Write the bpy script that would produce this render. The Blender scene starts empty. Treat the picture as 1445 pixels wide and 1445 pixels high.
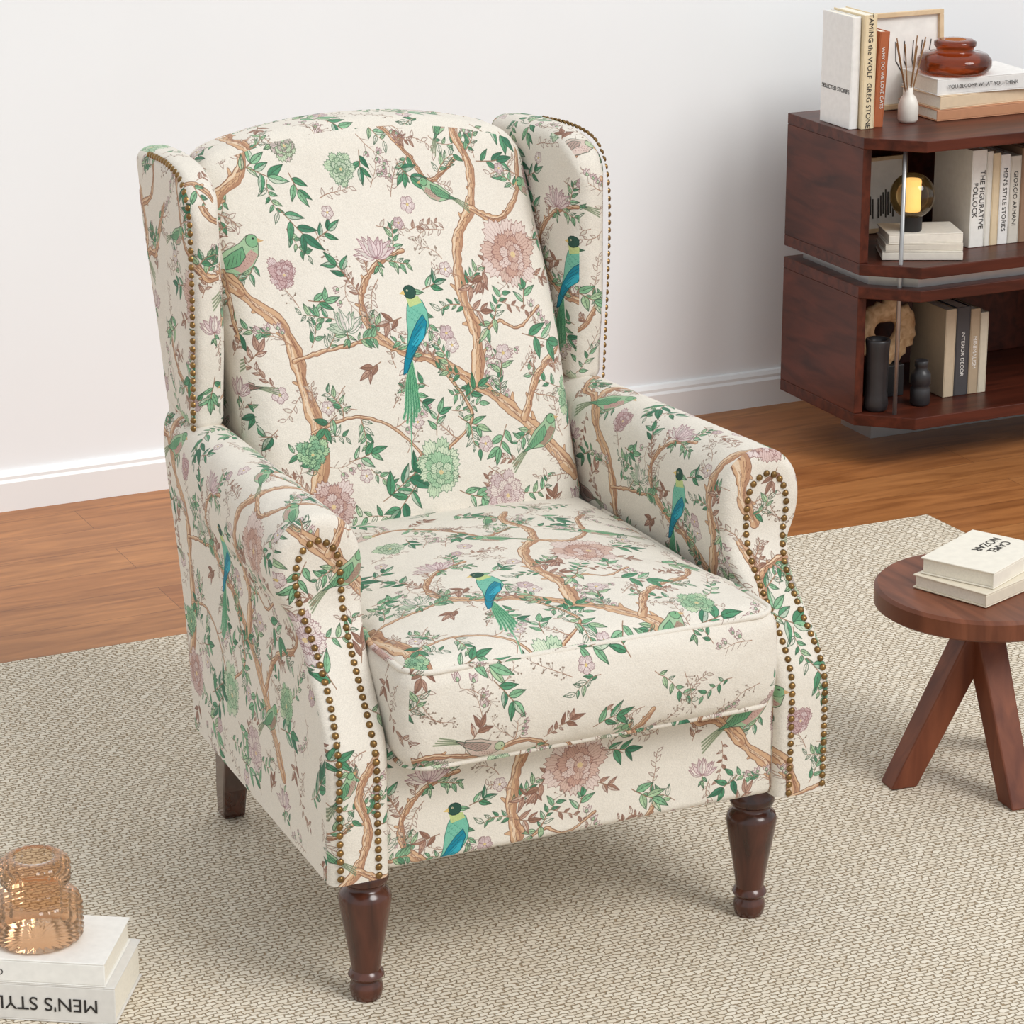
import bpy, bmesh, math, random
import numpy as np
from mathutils import Vector, Matrix
random.seed(7)
sc=bpy.context.scene
try:
    sc.view_settings.view_transform='Standard'; sc.view_settings.look='None'
except Exception: pass

# ------------------------------------------------------------------ materials
def newmat(name):
    m=bpy.data.materials.new(name); m.use_nodes=True
    nt=m.node_tree; b=nt.nodes['Principled BSDF']
    return m,nt,b
def srgb(r,g,b):
    f=lambda c:(c/255/12.92) if c/255<=.04045 else ((c/255+.055)/1.055)**2.4
    return (f(r),f(g),f(b),1)
def plain(name,rgb,rough=.6,metal=0,noise=.06,nscale=40,bump=0,**kw):
    m,nt,b=newmat(name); c=srgb(*rgb)
    tc=nt.nodes.new('ShaderNodeTexCoord'); n=nt.nodes.new('ShaderNodeTexNoise'); n.inputs['Scale'].default_value=nscale
    n.inputs['Detail'].default_value=4
    nt.links.new(tc.outputs['Object'],n.inputs['Vector'])
    r=nt.nodes.new('ShaderNodeValToRGB'); r.color_ramp.elements[0].position=.3; r.color_ramp.elements[1].position=.7
    r.color_ramp.elements[0].color=tuple(x*(1-noise) for x in c[:3])+(1,)
    r.color_ramp.elements[1].color=tuple(min(1,x*(1+noise)) for x in c[:3])+(1,)
    nt.links.new(n.outputs['Fac'],r.inputs['Fac']); nt.links.new(r.outputs['Color'],b.inputs['Base Color'])
    b.inputs['Roughness'].default_value=rough; b.inputs['Metallic'].default_value=metal
    if bump:
        bp=nt.nodes.new('ShaderNodeBump'); bp.inputs['Strength'].default_value=bump; bp.inputs['Distance'].default_value=.002
        nt.links.new(n.outputs['Fac'],bp.inputs['Height']); nt.links.new(bp.outputs['Normal'],b.inputs['Normal'])
    for k,v in kw.items(): b.inputs[k].default_value=v
    return m
def wood(name,c1,c2,rough=.35,scale=(3,40,40),coat=.2,spec=.4):
    m,nt,b=newmat(name)
    tc=nt.nodes.new('ShaderNodeTexCoord'); mp=nt.nodes.new('ShaderNodeMapping'); mp.inputs['Scale'].default_value=scale
    n=nt.nodes.new('ShaderNodeTexNoise'); n.inputs['Scale'].default_value=1.5; n.inputs['Detail'].default_value=8; n.inputs['Distortion'].default_value=.6
    nt.links.new(tc.outputs['Object'],mp.inputs['Vector']); nt.links.new(mp.outputs['Vector'],n.inputs['Vector'])
    r=nt.nodes.new('ShaderNodeValToRGB'); r.color_ramp.elements[0].position=.32; r.color_ramp.elements[1].position=.68
    r.color_ramp.elements[0].color=srgb(*c1); r.color_ramp.elements[1].color=srgb(*c2)
    nt.links.new(n.outputs['Fac'],r.inputs['Fac']); nt.links.new(r.outputs['Color'],b.inputs['Base Color'])
    b.inputs['Roughness'].default_value=rough; b.inputs['Coat Weight'].default_value=coat; b.inputs['Coat Roughness'].default_value=.15
    b.inputs['Specular IOR Level'].default_value=spec
    return m

# ------------------------------------------------------------------ mesh helpers
def empty(name,loc=(0,0,0)):
    e=bpy.data.objects.new(name,None); e.location=loc; sc.collection.objects.link(e); e.empty_display_size=.1; return e
def mk(name,verts,faces,mat,parent=None,smooth=True,uvs=None,mats=None,fm=None):
    me=bpy.data.meshes.new(name); me.from_pydata([tuple(v) for v in verts],[],faces); me.update()
    o=bpy.data.objects.new(name,me); sc.collection.objects.link(o)
    for mm in (mats or [mat]): me.materials.append(mm)
    if fm is not None: me.polygons.foreach_set('material_index',fm)
    me.polygons.foreach_set('use_smooth',[smooth]*len(me.polygons))
    if uvs is not None:
        ul=me.uv_layers.new(name='UVMap')
        ul.data.foreach_set('uv',np.array(uvs,dtype=np.float32).ravel())
    if parent: o.parent=parent
    return o
def fixn(o):
    bm=bmesh.new(); bm.from_mesh(o.data); bmesh.ops.recalc_face_normals(bm,faces=bm.faces); bm.to_mesh(o.data); bm.free(); return o
class MB:
    """accumulates primitives into one mesh"""
    def __init__(s): s.v=[];s.f=[];s.m=[]
    def add(s,vs,fs,mi=0):
        k=len(s.v); s.v+= [tuple(v) for v in vs]; s.f+=[tuple(i+k for i in f) for f in fs]; s.m+=[mi]*len(fs)
    def box(s,x0,x1,y0,y1,z0,z1,mi=0,M=None):
        vs=[(x,y,z) for x in (x0,x1) for y in (y0,y1) for z in (z0,z1)]
        if M is not None: vs=[tuple(M@Vector(v)) for v in vs]
        s.add(vs,[(0,1,3,2),(4,6,7,5),(0,4,5,1),(2,3,7,6),(0,2,6,4),(1,5,7,3)],mi)
    def lathe(s,prof,cx=0,cy=0,cz=0,n=32,mi=0):
        vs=[];fs=[]
        for r,z in prof:
            for i in range(n):
                a=2*math.pi*i/n; vs.append((cx+r*math.cos(a),cy+r*math.sin(a),cz+z))
        for j in range(len(prof)-1):
            for i in range(n):
                i2=(i+1)%n; fs.append((j*n+i,j*n+i2,(j+1)*n+i2,(j+1)*n+i))
        s.add(vs,fs,mi)
        s.f.append(tuple(len(s.v)-len(vs)+i for i in range(n))[::-1]); s.m.append(mi)
        k=len(s.v)-n; s.f.append(tuple(k+i for i in range(n))); s.m.append(mi)
    def tube(s,pts,r,n=8,mi=0,closed=False):
        pts=[Vector(p) for p in pts]; N=len(pts); vs=[];fs=[]
        up=None
        for i,p in enumerate(pts):
            a=pts[(i-1)%N] if (closed or i>0) else p; b=pts[(i+1)%N] if (closed or i<N-1) else p
            t=(b-a).normalized()
            if up is None:
                up=Vector((0,0,1)) if abs(t.z)<.9 else Vector((1,0,0))
            u=(up-t*up.dot(t)).normalized(); w=t.cross(u); up=u
            rr=r[i] if isinstance(r,(list,tuple)) else r
            for k in range(n):
                an=2*math.pi*k/n; vs.append(p+u*math.cos(an)*rr+w*math.sin(an)*rr)
        for j in range(N if closed else N-1):
            j2=(j+1)%N
            for k in range(n):
                k2=(k+1)%n; fs.append((j*n+k,j*n+k2,j2*n+k2,j2*n+k))
        if not closed:
            fs.append(tuple(range(n))[::-1]); fs.append(tuple((N-1)*n+k for k in range(n)))
        s.add(vs,fs,mi)
    def obj(s,name,mats,parent=None,smooth=False,bevel=0,autosm=None,uvf=None):
        uv=[uvf(s.v[i]) for f in s.f for i in f] if uvf else None
        o=mk(name,s.v,s.f,None,parent,smooth,uvs=uv,mats=mats,fm=s.m); fixn(o)
        if bevel:
            b=o.modifiers.new('bev','BEVEL'); b.width=bevel; b.segments=2; b.limit_method='ANGLE'; b.angle_limit=.7
        if autosm:
            try: o.data.set_sharp_from_angle(angle=autosm)
            except Exception: pass
        return o
def smoothstep(a,b,x):
    t=min(1,max(0,(x-a)/(b-a))); return t*t*(3-2*t)
def catmull(P,n):
    P=[np.array(p,float) for p in P]; P=[2*P[0]-P[1]]+P+[2*P[-1]-P[-2]]; out=[]
    for i in range(1,len(P)-2):
        for k in range(n):
            t=k/n; p0,p1,p2,p3=P[i-1:i+3]
            out.append(.5*((2*p1)+(-p0+p2)*t+(2*p0-5*p1+4*p2-p3)*t*t+(-p0+3*p1-3*p2+p3)*t**3))
    out.append(P[-2]); return out

# ------------------------------------------------------------------ chinoiserie fabric tile
TU=620.0; TW=2560; S=TW/TU
CRE=np.array([224,217,205],np.float32)
cv=np.empty((TW,TW,3),np.float32); cv[:]=CRE
def _blend(x0,y0,al,col,alpha=1):
    h,w=al.shape; rr=(np.arange(y0,y0+h))%TW; cc=(np.arange(x0,x0+w))%TW
    ix=np.ix_(rr,cc); a=(al*alpha)[...,None]; cv[ix]=cv[ix]*(1-a)+np.array(col,np.float32)*a
def stroke(pts,width,col,alpha=1):
    P=np.array(pts,float)*S; n=len(P)
    w=np.full(n,width*S,float) if np.isscalar(width) else np.array(width,float)*S
    m=w.max()/2+2; x0=int(P[:,0].min()-m);y0=int(P[:,1].min()-m);x1=int(P[:,0].max()+m)+1;y1=int(P[:,1].max()+m)+1
    al=np.zeros((y1-y0,x1-x0),np.float32)
    for i in range(n-1):
        a=P[i];b=P[i+1];mm=max(w[i],w[i+1])/2+2
        sx0=int(min(a[0],b[0])-mm)-x0;sx1=int(max(a[0],b[0])+mm)+1-x0;sy0=int(min(a[1],b[1])-mm)-y0;sy1=int(max(a[1],b[1])+mm)+1-y0
        sx0=max(sx0,0);sy0=max(sy0,0)
        X=np.arange(sx0,min(sx1,al.shape[1]))+x0+.5;Y=(np.arange(sy0,min(sy1,al.shape[0]))+y0+.5)[:,None]
        d=b-a;L=d@d+1e-9;t=np.clip(((X-a[0])*d[0]+(Y-a[1])*d[1])/L,0,1)
        D=np.sqrt((X-a[0]-t*d[0])**2+(Y-a[1]-t*d[1])**2)
        A=np.clip(.5+(w[i]+(w[i+1]-w[i])*t)/2-D,0,1)
        sub=al[sy0:sy0+A.shape[0],sx0:sx0+A.shape[1]]; np.maximum(sub,A,out=sub)
    _blend(x0,y0,al,col,alpha)
def fill(pts,col,alpha=1):
    P=np.array(pts,float)*S; x0=int(P[:,0].min())-1;y0=int(P[:,1].min())-1;x1=int(P[:,0].max())+2;y1=int(P[:,1].max())+2
    X=np.arange(x0,x1)+.5;Y=(np.arange(y0,y1)+.5)[:,None]
    ins=np.zeros((y1-y0,x1-x0),bool)
    for i in range(len(P)):
        a=P[i];b=P[(i+1)%len(P)]
        if a[1]==b[1]: continue
        c=((a[1]>Y)!=(b[1]>Y))&(X<(b[0]-a[0])*(Y-a[1])/(b[1]-a[1])+a[0]); ins^=c
    _blend(x0,y0,ins.astype(np.float32),col,alpha)
def closed(pts): return list(pts)+[pts[0]]
OUTL=(106,80,70); R_=random.Random(11)
G1=(124,180,136);G2=(66,136,96);G3=(166,198,154);G4=(42,108,78);BR=(146,104,84);PK=(212,190,190);MV=(182,150,152)
def leaf(x,y,a,L,W,col=None,out=(48,72,56),al=.92,rib=True):
    n=7; c,s=math.cos(a),math.sin(a); up=[];dn=[];mid=[]; bend=R_.uniform(-.18,.18)*L
    for i in range(n+1):
        t=i/n; w=W*math.sin(math.pi*t**.8)*(1-.25*t); b=bend*t*t
        for lst,ww in ((up,w),(dn,-w),(mid,0)): lst.append((x+c*L*t-s*(ww+b),y+s*L*t+c*(ww+b)))
    P=up+dn[::-1][1:-1]
    if col:
        k=R_.random()
        if k<.3: fill(mid+dn[::-1][1:-1],col,al); fill(up+mid[::-1][1:-1],tuple(.5*v+.5*c_ for v,c_ in zip(col,CRE)),al*.7)
        else: fill(P,col,al); fill(mid+dn[::-1][1:-1],tuple(v*.82 for v in col),.55*al)
    stroke(closed(P),.85,out,.85)
    if rib:
        stroke(mid,.7,out,.8)
        for t in (2,4,5):
            stroke([mid[t],((up[t+1][0]+mid[t+1][0])/2,(up[t+1][1]+mid[t+1][1])/2)],.45,out,.6); stroke([mid[t],((dn[t+1][0]+mid[t+1][0])/2,(dn[t+1][1]+mid[t+1][1])/2)],.45,out,.6)
def leafcl(x,y,a,n=5,L=22,cols=(G1,G2),spread=2.2,out=(46,72,54)):
    st=[(x,y)]; aa=a; L=L*1.22
    for i in range(n):
        aa+=R_.uniform(-.15,.15); x+=math.cos(aa)*L*.32; y+=math.sin(aa)*L*.32; st.append((x,y))
        s=1 if i%2 else -1; l=L*R_.uniform(.75,1.05)
        leaf(x,y,aa+s*R_.uniform(.6,1.15),l,l*R_.uniform(.17,.24),R_.choice(cols),out)
    leaf(x,y,aa,L,L*.2,R_.choice(cols),out)
    stroke(st,1.3,(134,100,78),.9)
def twig(x,y,a,L,w=1.2,col=(150,114,94),leaves='out',n=7):
    pts=[(x,y)]; k=8; da=R_.uniform(-.14,.14)
    for i in range(k):
        a+=da+R_.uniform(-.25,.25); x+=math.cos(a)*L/k; y+=math.sin(a)*L/k; pts.append((x,y))
        side=1 if i%2 else -1; aa=a+side*R_.uniform(.5,1.1); l=R_.uniform(6.5,12)
        if leaves=='out': leaf(x,y,aa,l,l*.24,None if R_.random()<.5 else (208,200,184),(134,106,96),.6,False)
        elif leaves=='green': leaf(x,y,aa,l*1.45,l*.32,R_.choice((G1,G3,G2,None)),(58,84,64),.88)
        elif leaves=='bud':
            stroke([(x,y),(x+math.cos(aa)*l,y+math.sin(aa)*l)],.7,OUTL,.7)
            if i%2: bud(x+math.cos(aa)*l,y+math.sin(aa)*l,aa,R_.uniform(3.2,5))
        elif leaves=='brown': leaf(x,y,aa,l*1.1,l*.25,R_.choice((BR,(184,150,128),None)),(120,84,72),.8)
        elif leaves=='dots':
            for q in range(3): 
                b_=aa+R_.uniform(-.6,.6); r=l*R_.uniform(.6,1.1); stroke([(x,y),(x+math.cos(b_)*r,y+math.sin(b_)*r)],.5,OUTL,.6); stroke([(x+math.cos(b_)*r,y+math.sin(b_)*r),(x+math.cos(b_)*r+.1,y+math.sin(b_)*r)],2.2,(124,106,92),.8)
    stroke(pts,[w*(1-.6*i/k) for i in range(k+1)],col,.9)
def bud(x,y,a,r):
    for d in (-.5,0,.5): leaf(x,y,a+d,r*2.2,r*.6,R_.choice((PK,(222,206,202),(226,218,208))),(134,100,102),.8,False)
    leaf(x,y,a,r*1.1,r*.5,G3,(90,110,90),.8,False)
def petal(x,y,a,L,W,col,out):
    n=9;P=[(x,y)]
    for i in range(n+1):
        t=-1+2*i/n; rr=L*(1-.22*t*t)*(1+.06*math.cos(i*3.1)); P.append((x+math.cos(a+t*W)*rr,y+math.sin(a+t*W)*rr))
    fill(P,col,.92); stroke(closed(P),.75,out,.85)
    for t in (-.6,-.3,0,.3,.6): stroke([(x+math.cos(a+t*W)*L*.55,y+math.sin(a+t*W)*L*.55),(x+math.cos(a+t*W)*L*.88,y+math.sin(a+t*W)*L*.88)],.45,out,.6)
def peony(x,y,r,cols,out):
    sx=R_.uniform(-.18,.18)*r; sy=R_.uniform(.05,.2)*r
    for k,(rr,n) in enumerate(((1,9),(.82,8),(.62,7),(.44,6),(.26,5))):
        for i in range(n): petal(x+sx*k/4,y+sy*k/4,2*math.pi*(i+.5*k)/n+R_.uniform(-.22,.22),r*rr*R_.uniform(.78,1.12),R_.uniform(3.0,4.2)/n,cols[(k+(R_.random()<.35))%len(cols)],out)
    fill([(x+sx+math.cos(i)*r*.1,y+sy+math.sin(i)*r*.1) for i in range(6)],(218,192,140),.9)
def lotus(x,y,r,a=-math.pi/2,col=(218,198,198),out=(140,102,108)):
    for d in (-1.25,1.25,-.95,.95,-.6,.6,-.28,.28,0): leaf(x,y,a+d,r*R_.uniform(.8,1.1),r*.2,col if R_.random()<.6 else (230,220,212),out,.95)
    leafcl(x,y,a+math.pi,2,r*.36,(G3,G1))
def small(x,y,r,col,out):
    for i in range(5): petal(x,y,i*1.2566+.3,r,.62,col,out)
    stroke([(x,y),(x+.1,y)],r*.35,(210,184,120))
def blueb(x,y,s=1,flip=1):
    f=lambda L:[(x+flip*px*s,y+py*s) for px,py in L]
    for d in range(-2,4):
        L=f([(-20,62),(-26+d*2.6,95),(-30+d*4,130),(-33+d*4.6,150-abs(d)*6)])
        stroke(L,3.4*s,(92,166,120),.85); stroke(L,.7,(24,84,62),.85)
        for q in range(8):
            k=.2+q*.09; X=L[0][0]+(L[3][0]-L[0][0])*k; Y=L[0][1]+(L[3][1]-L[0][1])*k; stroke([(X-2*s,Y+2.4*s),(X,Y),(X+2*s,Y+2.4*s)],.5,(40,110,80),.7)
    stroke(f([(-33,150),(-38,200)]),1.6*s,(80,160,120),.8)
    P=f([(2,-10),(12,-2),(16,12),(14,28),(4,42),(-8,52),(-20,66),(-26,64),(-22,48),(-18,34),(-16,18),(-12,4),(-6,-6)])
    fill(P,(104,180,156)); 
    W=f([(8,14),(12,24),(6,38),(-6,50),(-20,68),(-28,82),(-34,84),(-30,68),(-22,50),(-12,34),(-2,22)]); fill(W,(8,120,146)); stroke(closed(W),.9,(8,60,80),.9)
    fill(f([(8,28),(4,42),(-10,52),(-16,48),(-4,36)]),(36,158,180))
    for i in range(8): stroke(f([(8-i*4.2,20+i*7.6),(-7-i*3,32+i*7)]),.8,(8,72,96),.8)
    for i in range(6):
        for j in range(3): X,Y=f([(-9+i*3.4-j,0+i*3+j*7)])[0]; stroke([(X-1.6,Y),(X,Y+2),(X+1.6,Y)],.6,(44,122,104),.7)
    stroke(closed(P),.9,(34,84,74),.85)
    H=[(x+flip*(-3+9*math.cos(t))*s,y+(-14+8*math.sin(t))*s) for t in np.linspace(0,6.28,14)[:-1]]
    fill(f([(-10,-8),(8,-8),(11,0),(-8,4)]),(184,200,130)); fill(H,(36,72,60)); stroke(closed(H),.8,(15,40,35))
    fill(f([(-11,-17),(-18,-13),(-10,-11)]),(215,185,115)); stroke(f([(-6,-16),(-5.8,-16)]),2.4*s,(235,225,190)); stroke(f([(-6,-16),(-5.8,-16)]),1.2*s,(20,20,20))
def gbird(x,y,s=1,flip=1,ang=0,body=(152,184,146),wing=(98,154,112),head=(118,168,124),belly=(184,146,136)):
    c,n=math.cos(ang),math.sin(ang)
    def f(L): return [(x+flip*(px*c-py*n)*s,y+(px*n+py*c)*s) for px,py in L]
    for d in (-3,-1,1,3): stroke(f([(-22,6),(-42,16+d*1.2),(-58,26+d*2)]),2.2*s,(136,150,116),.8); stroke(f([(-22,6),(-42,16+d*1.2),(-58,26+d*2)]),.5,(70,80,70),.8)
    P=f([(22,-16),(14,-20),(4,-14),(-12,-8),(-28,4),(-24,12),(-6,16),(10,11),(20,1),(24,-10)])
    fill(P,body); fill(f([(10,9),(20,0),(14,-6),(0,2),(-10,10),(-4,15)]),belly,.8)
    W=f([(6,-10),(-6,-6),(-24,5),(-38,12),(-22,12),(-4,8),(6,0)]); fill(W,wing); stroke(closed(W),.8,(50,70,60),.9)
    for i in range(8): stroke(f([(3-i*4.4,-6+i*2),(-2-i*4.4,5+i*1.0)]),.6,(54,72,62),.8)
    for i in range(5):
        for j in range(3): X,Y=f([(2+i*3.6,1+j*3.4-i*1.6)])[0]; stroke([(X,Y),(X+1,Y+1)],.8,(120,80,76),.6)
    stroke(closed(P),.8,(70,74,62),.9)
    H=f([(18+7*math.cos(t),-14+6.5*math.sin(t)) for t in np.linspace(0,6.28,12)[:-1]]); fill(H,head); stroke(closed(H),.8,(60,74,60))
    fill(f([(24,-16),(31,-12),(24,-11)]),(196,158,110)); stroke(f([(20,-16),(20.2,-16)]),1.8*s,(30,30,30))
TRK=[]
def trunk(P,w0,w1):
    pts=catmull(P,9); n=len(pts); ws=[]; ph=R_.uniform(0,6)
    for i in range(n): ws.append((w0+(w1-w0)*i/(n-1))*(.9+.2*math.sin(i*.8+ph)+R_.uniform(-.12,.16)))
    pts=[(p[0]+R_.uniform(-.8,.8),p[1]+R_.uniform(-.8,.8)) for p in pts]
    if w0>6:
        for i in range(4,n-3,7):
            a=math.atan2(pts[i+1][1]-pts[i][1],pts[i+1][0]-pts[i][0])+R_.choice((-1,1))*R_.uniform(.7,1.2); l=ws[i]*R_.uniform(.7,1.3)
            q=(pts[i][0]+math.cos(a)*l,pts[i][1]+math.sin(a)*l); stroke([pts[i],q],[ws[i]*.6+1.8,3.4],(122,84,64),.95); stroke([pts[i],q],[ws[i]*.6,2],(202,162,126))
    stroke(pts,[w+2.0 for w in ws],(122,84,64),.95)
    stroke(pts,ws,(202,162,126))
    off=lambda k:[(p[0]+k*ws[i]*.32,p[1]+k*ws[i]*.3) for i,p in enumerate(pts)]
    stroke(off(1),[w*.36 for w in ws],(166,120,92),.8); stroke(off(-.8),[max(.6,w*.24) for w in ws],(226,202,174),.85)
    if w0>6:
        for i in range(1,n-2):
            for _ in range(3):
                p=pts[i];q=pts[i+1]; o=R_.uniform(-.42,.42)*ws[i]
                stroke([(p[0]+o,p[1]+o*.3),(q[0]+o*.7,q[1]+o*.2)],.7,(126,86,66),.8)
    for i in range(3,n-1,3 if w0>6 else 4): TRK.append((pts[i],math.atan2(pts[i+1][1]-pts[i][1],pts[i+1][0]-pts[i][0]),ws[i]))
def T(L): return [(a-240,b-140) for a,b in L]
NG=11
for gy in range(NG):
    for gx in range(NG):
        x=(gx+R_.uniform(0,.8))*TU/NG; y=(gy+R_.uniform(0,.8))*TU/NG; k=R_.choice(['out','out','bud','green','green','brown','out','dots'])
        twig(x,y,R_.uniform(0,6.28),R_.uniform(34,60),1.1,leaves=k)
trunk(T([(395,665),(425,585),(412,500),(400,430),(355,385),(330,330),(350,275),(388,245),(402,200),(385,160)]),19,10)
trunk(T([(355,385),(320,350),(290,345),(262,300),(240,270)]),11,7)
trunk(T([(395,665),(390,720),(410,760)]),18,13)
trunk(T([(402,200),(440,185),(500,192),(560,180),(600,205),(628,240),(652,275),(700,250)]),7,3.5)
trunk(T([(790,660),(745,605),(700,560),(650,520),(600,488),(550,468),(515,440),(512,400),(540,368),(585,352)]),19,4)
trunk(T([(655,522),(664,460),(656,410),(668,350),(702,310),(716,262),(704,215),(730,170)]),17,8)
trunk(T([(720,575),(745,530),(775,505),(830,480),(855,440)]),10,5)
trunk(T([(405,470),(440,462),(490,455),(515,450)]),4,3)
trunk(T([(345,290),(300,270),(285,230),(310,190)]),8,3)
trunk(T([(600,488),(640,560),(600,600)]),4,2)
trunk(T([(700,312),(740,330),(780,300),(800,240),(830,200)]),8,4)
trunk(T([(415,560),(470,545),(520,560),(560,600),(575,640)]),3,2)
trunk(T([(664,470),(700,450),(730,462),(770,440)]),3,2)
for p,a,w in TRK:
    if R_.random()<.5:
        s=R_.choice((-1,1)); twig(p[0],p[1],a+s*R_.uniform(.6,1.3),R_.uniform(24,46),1.7,(160,120,96),R_.choice(['green','green','green','bud','out','brown']))
LS=[(430,290,.9,4,26),(385,245,-.4,3,20),(400,240,.5,3,24),(325,215,-1.2,3,20),(500,655,-.5,5,30),(480,690,.3,4,26),(620,560,.8,4,19),(630,540,-.6,4,18),(735,470,.3,4,26),(745,440,-1.2,3,20),(700,440,2.4,3,20),(728,258,.2,4,20),(548,640,2.4,4,24),(610,655,.6,4,22),(585,580,-1.6,4,18),(690,580,2.2,4,20),(780,600,-.3,4,25),(455,250,1.4,3,19),(600,400,-.4,3,16),(460,600,-.2,4,20),(820,420,.6,4,22),(560,520,1,3,16),(300,480,1.8,4,19),(290,640,-.8,4,25),(270,200,.4,3,20),(650,180,-.3,4,20),(520,720,.8,4,22),(700,720,-2,4,21),(370,560,3,3,19),(350,430,2.5,3,20),(440,400,.2,3,18),(560,230,1.9,3,18),(760,200,1.2,4,22),(780,360,.3,4,20),(620,700,.1,4,22),(320,580,1.2,4,22),(500,380,-2.2,3,18),(610,250,.9,3,20),(470,330,-.5,3,18),(690,520,-1.2,3,18),(450,540,2.6,3,20),(360,690,2.6,4,22)]
for x,y,a,n,L in LS: leafcl(x-240,y-140,a,n,L,R_.choice([(G1,G2),(G2,G4),(G1,G3),(G2,G1,G4),(G2,G2,G1)]))
for x,y,a in ((690,400,3),(700,385,2.2),(520,480,2.6),(560,430,3),(350,470,-1),(660,430,.3),(770,400,.4),(440,690,1.8),(600,170,-.2),(490,170,-1),(300,720,0),(840,620,2),(740,700,-1)): leafcl(x-240,y-140,a,3,16,(BR,(184,144,124)),out=(108,72,62))
PA=[(216,196,188),(202,170,156),(188,148,132)]
peony(*T([(742,372)])[0],41,PA,(124,84,76))
peony(*T([(583,622)])[0],35,[(182,206,172),(204,216,188),(154,192,154)],(66,100,76))
peony(*T([(678,668)])[0],29,[(218,202,200),(204,184,184),(222,210,202)],(136,102,104))
peony(*T([(432,652)])[0],34,[(216,198,194),(200,172,166),(188,150,138)],(124,86,82))
peony(*T([(412,585)])[0],22,[(168,204,160),(132,180,142)],(62,92,72))
peony(*T([(456,215)])[0],21,[(188,208,174),(202,182,178)],(90,98,80))
peony(*T([(528,250)])[0],20,[(182,204,170),(204,216,190)],(80,106,84))
peony(*T([(414,366)])[0],20,[(212,192,192),(194,162,162)],(132,92,94))
peony(*T([(800,560)])[0],26,[(182,204,166),(152,190,150)],(70,102,78))
peony(*T([(290,200)])[0],21,[(212,196,192),(194,166,160)],(126,90,86))
lotus(*T([(545,358)])[0],32); lotus(*T([(482,440)])[0],29,col=(206,218,194),out=(86,112,90)); lotus(*T([(300,420)])[0],26)
lotus(*T([(790,700)])[0],28,col=(218,202,204))
for a,b in T([(495,300),(620,455),(560,560),(655,600),(335,600),(700,490),(480,620),(610,300),(440,530),(820,330),(270,520),(350,700),(640,720),(590,320),(625,470),(380,510),(760,270),(640,380),(530,690)]): small(a,b,R_.uniform(6.5,12),R_.choice([(218,202,200),(226,216,210),(202,180,182)]),(134,102,104))
gbird(*T([(365,345)])[0],1.2,1,-.1,belly=(192,142,138)); gbird(*T([(745,600)])[0],1.0,1,-.2,belly=(150,112,98)); gbird(*T([(505,182)])[0],.95,1,.7,(200,182,170),(168,142,132),(176,192,156),(210,186,176))
gbird(*T([(655,288)])[0],.8,-1,-.1); gbird(*T([(690,205)])[0],.7,1,-.6); gbird(*T([(330,500)])[0],.8,-1,.3,(182,148,138),(144,106,96),(94,146,110),(204,176,166)); gbird(*T([(805,300)])[0],.85,-1,.1)
blueb(*T([(583,415)])[0],1.0,1)
rn=np.random.RandomState(2)
lo=rn.rand(40,40).astype(np.float32); lo=np.kron(lo,np.ones((TW//40,TW//40),np.float32))
for _ in range(3):
    for ax in (0,1): lo=(lo+np.roll(lo,16,ax)+np.roll(lo,-16,ax)+np.roll(lo,32,ax)+np.roll(lo,-32,ax))/5
fade=(.02+.16*lo)[...,None]; cv=cv*(1-fade)+CRE*fade
th=rn.randn(TW,TW).astype(np.float32)
th=(th+np.roll(th,1,0)+np.roll(th,2,0)+np.roll(th,1,1)+np.roll(th,2,1)+np.roll(th,3,1))/2.3
cv*=(1+.024*th)[...,None]
img=bpy.data.images.new('chinoiserie_fabric',TW,TW,alpha=False)
buf=np.ones((TW,TW,4),np.float32); buf[...,:3]=np.clip(cv[::-1]/255,0,1)
img.pixels.foreach_set(buf.ravel()); img.update(); img.pack()

fab,nt,b=newmat('floral_upholstery')
ti=nt.nodes.new('ShaderNodeTexImage'); ti.image=img; ti.interpolation='Linear'
uvn=nt.nodes.new('ShaderNodeUVMap'); uvn.uv_map='UVMap'; nt.links.new(uvn.outputs['UV'],ti.inputs['Vector'])
tc=nt.nodes.new('ShaderNodeTexCoord'); n1=nt.nodes.new('ShaderNodeTexNoise'); n1.inputs['Scale'].default_value=420; n1.inputs['Detail'].default_value=3
nt.links.new(tc.outputs['Object'],n1.inputs['Vector'])
n2=nt.nodes.new('ShaderNodeTexNoise'); n2.inputs['Scale'].default_value=12; n2.inputs['Detail'].default_value=3; nt.links.new(tc.outputs['Object'],n2.inputs['Vector'])
bp=nt.nodes.new('ShaderNodeBump'); bp.inputs['Strength'].default_value=.5; bp.inputs['Distance'].default_value=.0013; nt.links.new(n1.outputs['Fac'],bp.inputs['Height'])
bp2=nt.nodes.new('ShaderNodeBump'); bp2.inputs['Strength'].default_value=.7; bp2.inputs['Distance'].default_value=.011; nt.links.new(n2.outputs['Fac'],bp2.inputs['Height']); nt.links.new(bp.outputs['Normal'],bp2.inputs['Normal'])
nt.links.new(bp2.outputs['Normal'],b.inputs['Normal']); nt.links.new(ti.outputs['Color'],b.inputs['Base Color'])
b.inputs['Roughness'].default_value=.9; b.inputs['Sheen Weight'].default_value=.1; b.inputs['Specular IOR Level'].default_value=.15
SC=.00108
def uvt(tx,ty): return (tx/TU,1-ty/TU)

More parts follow.
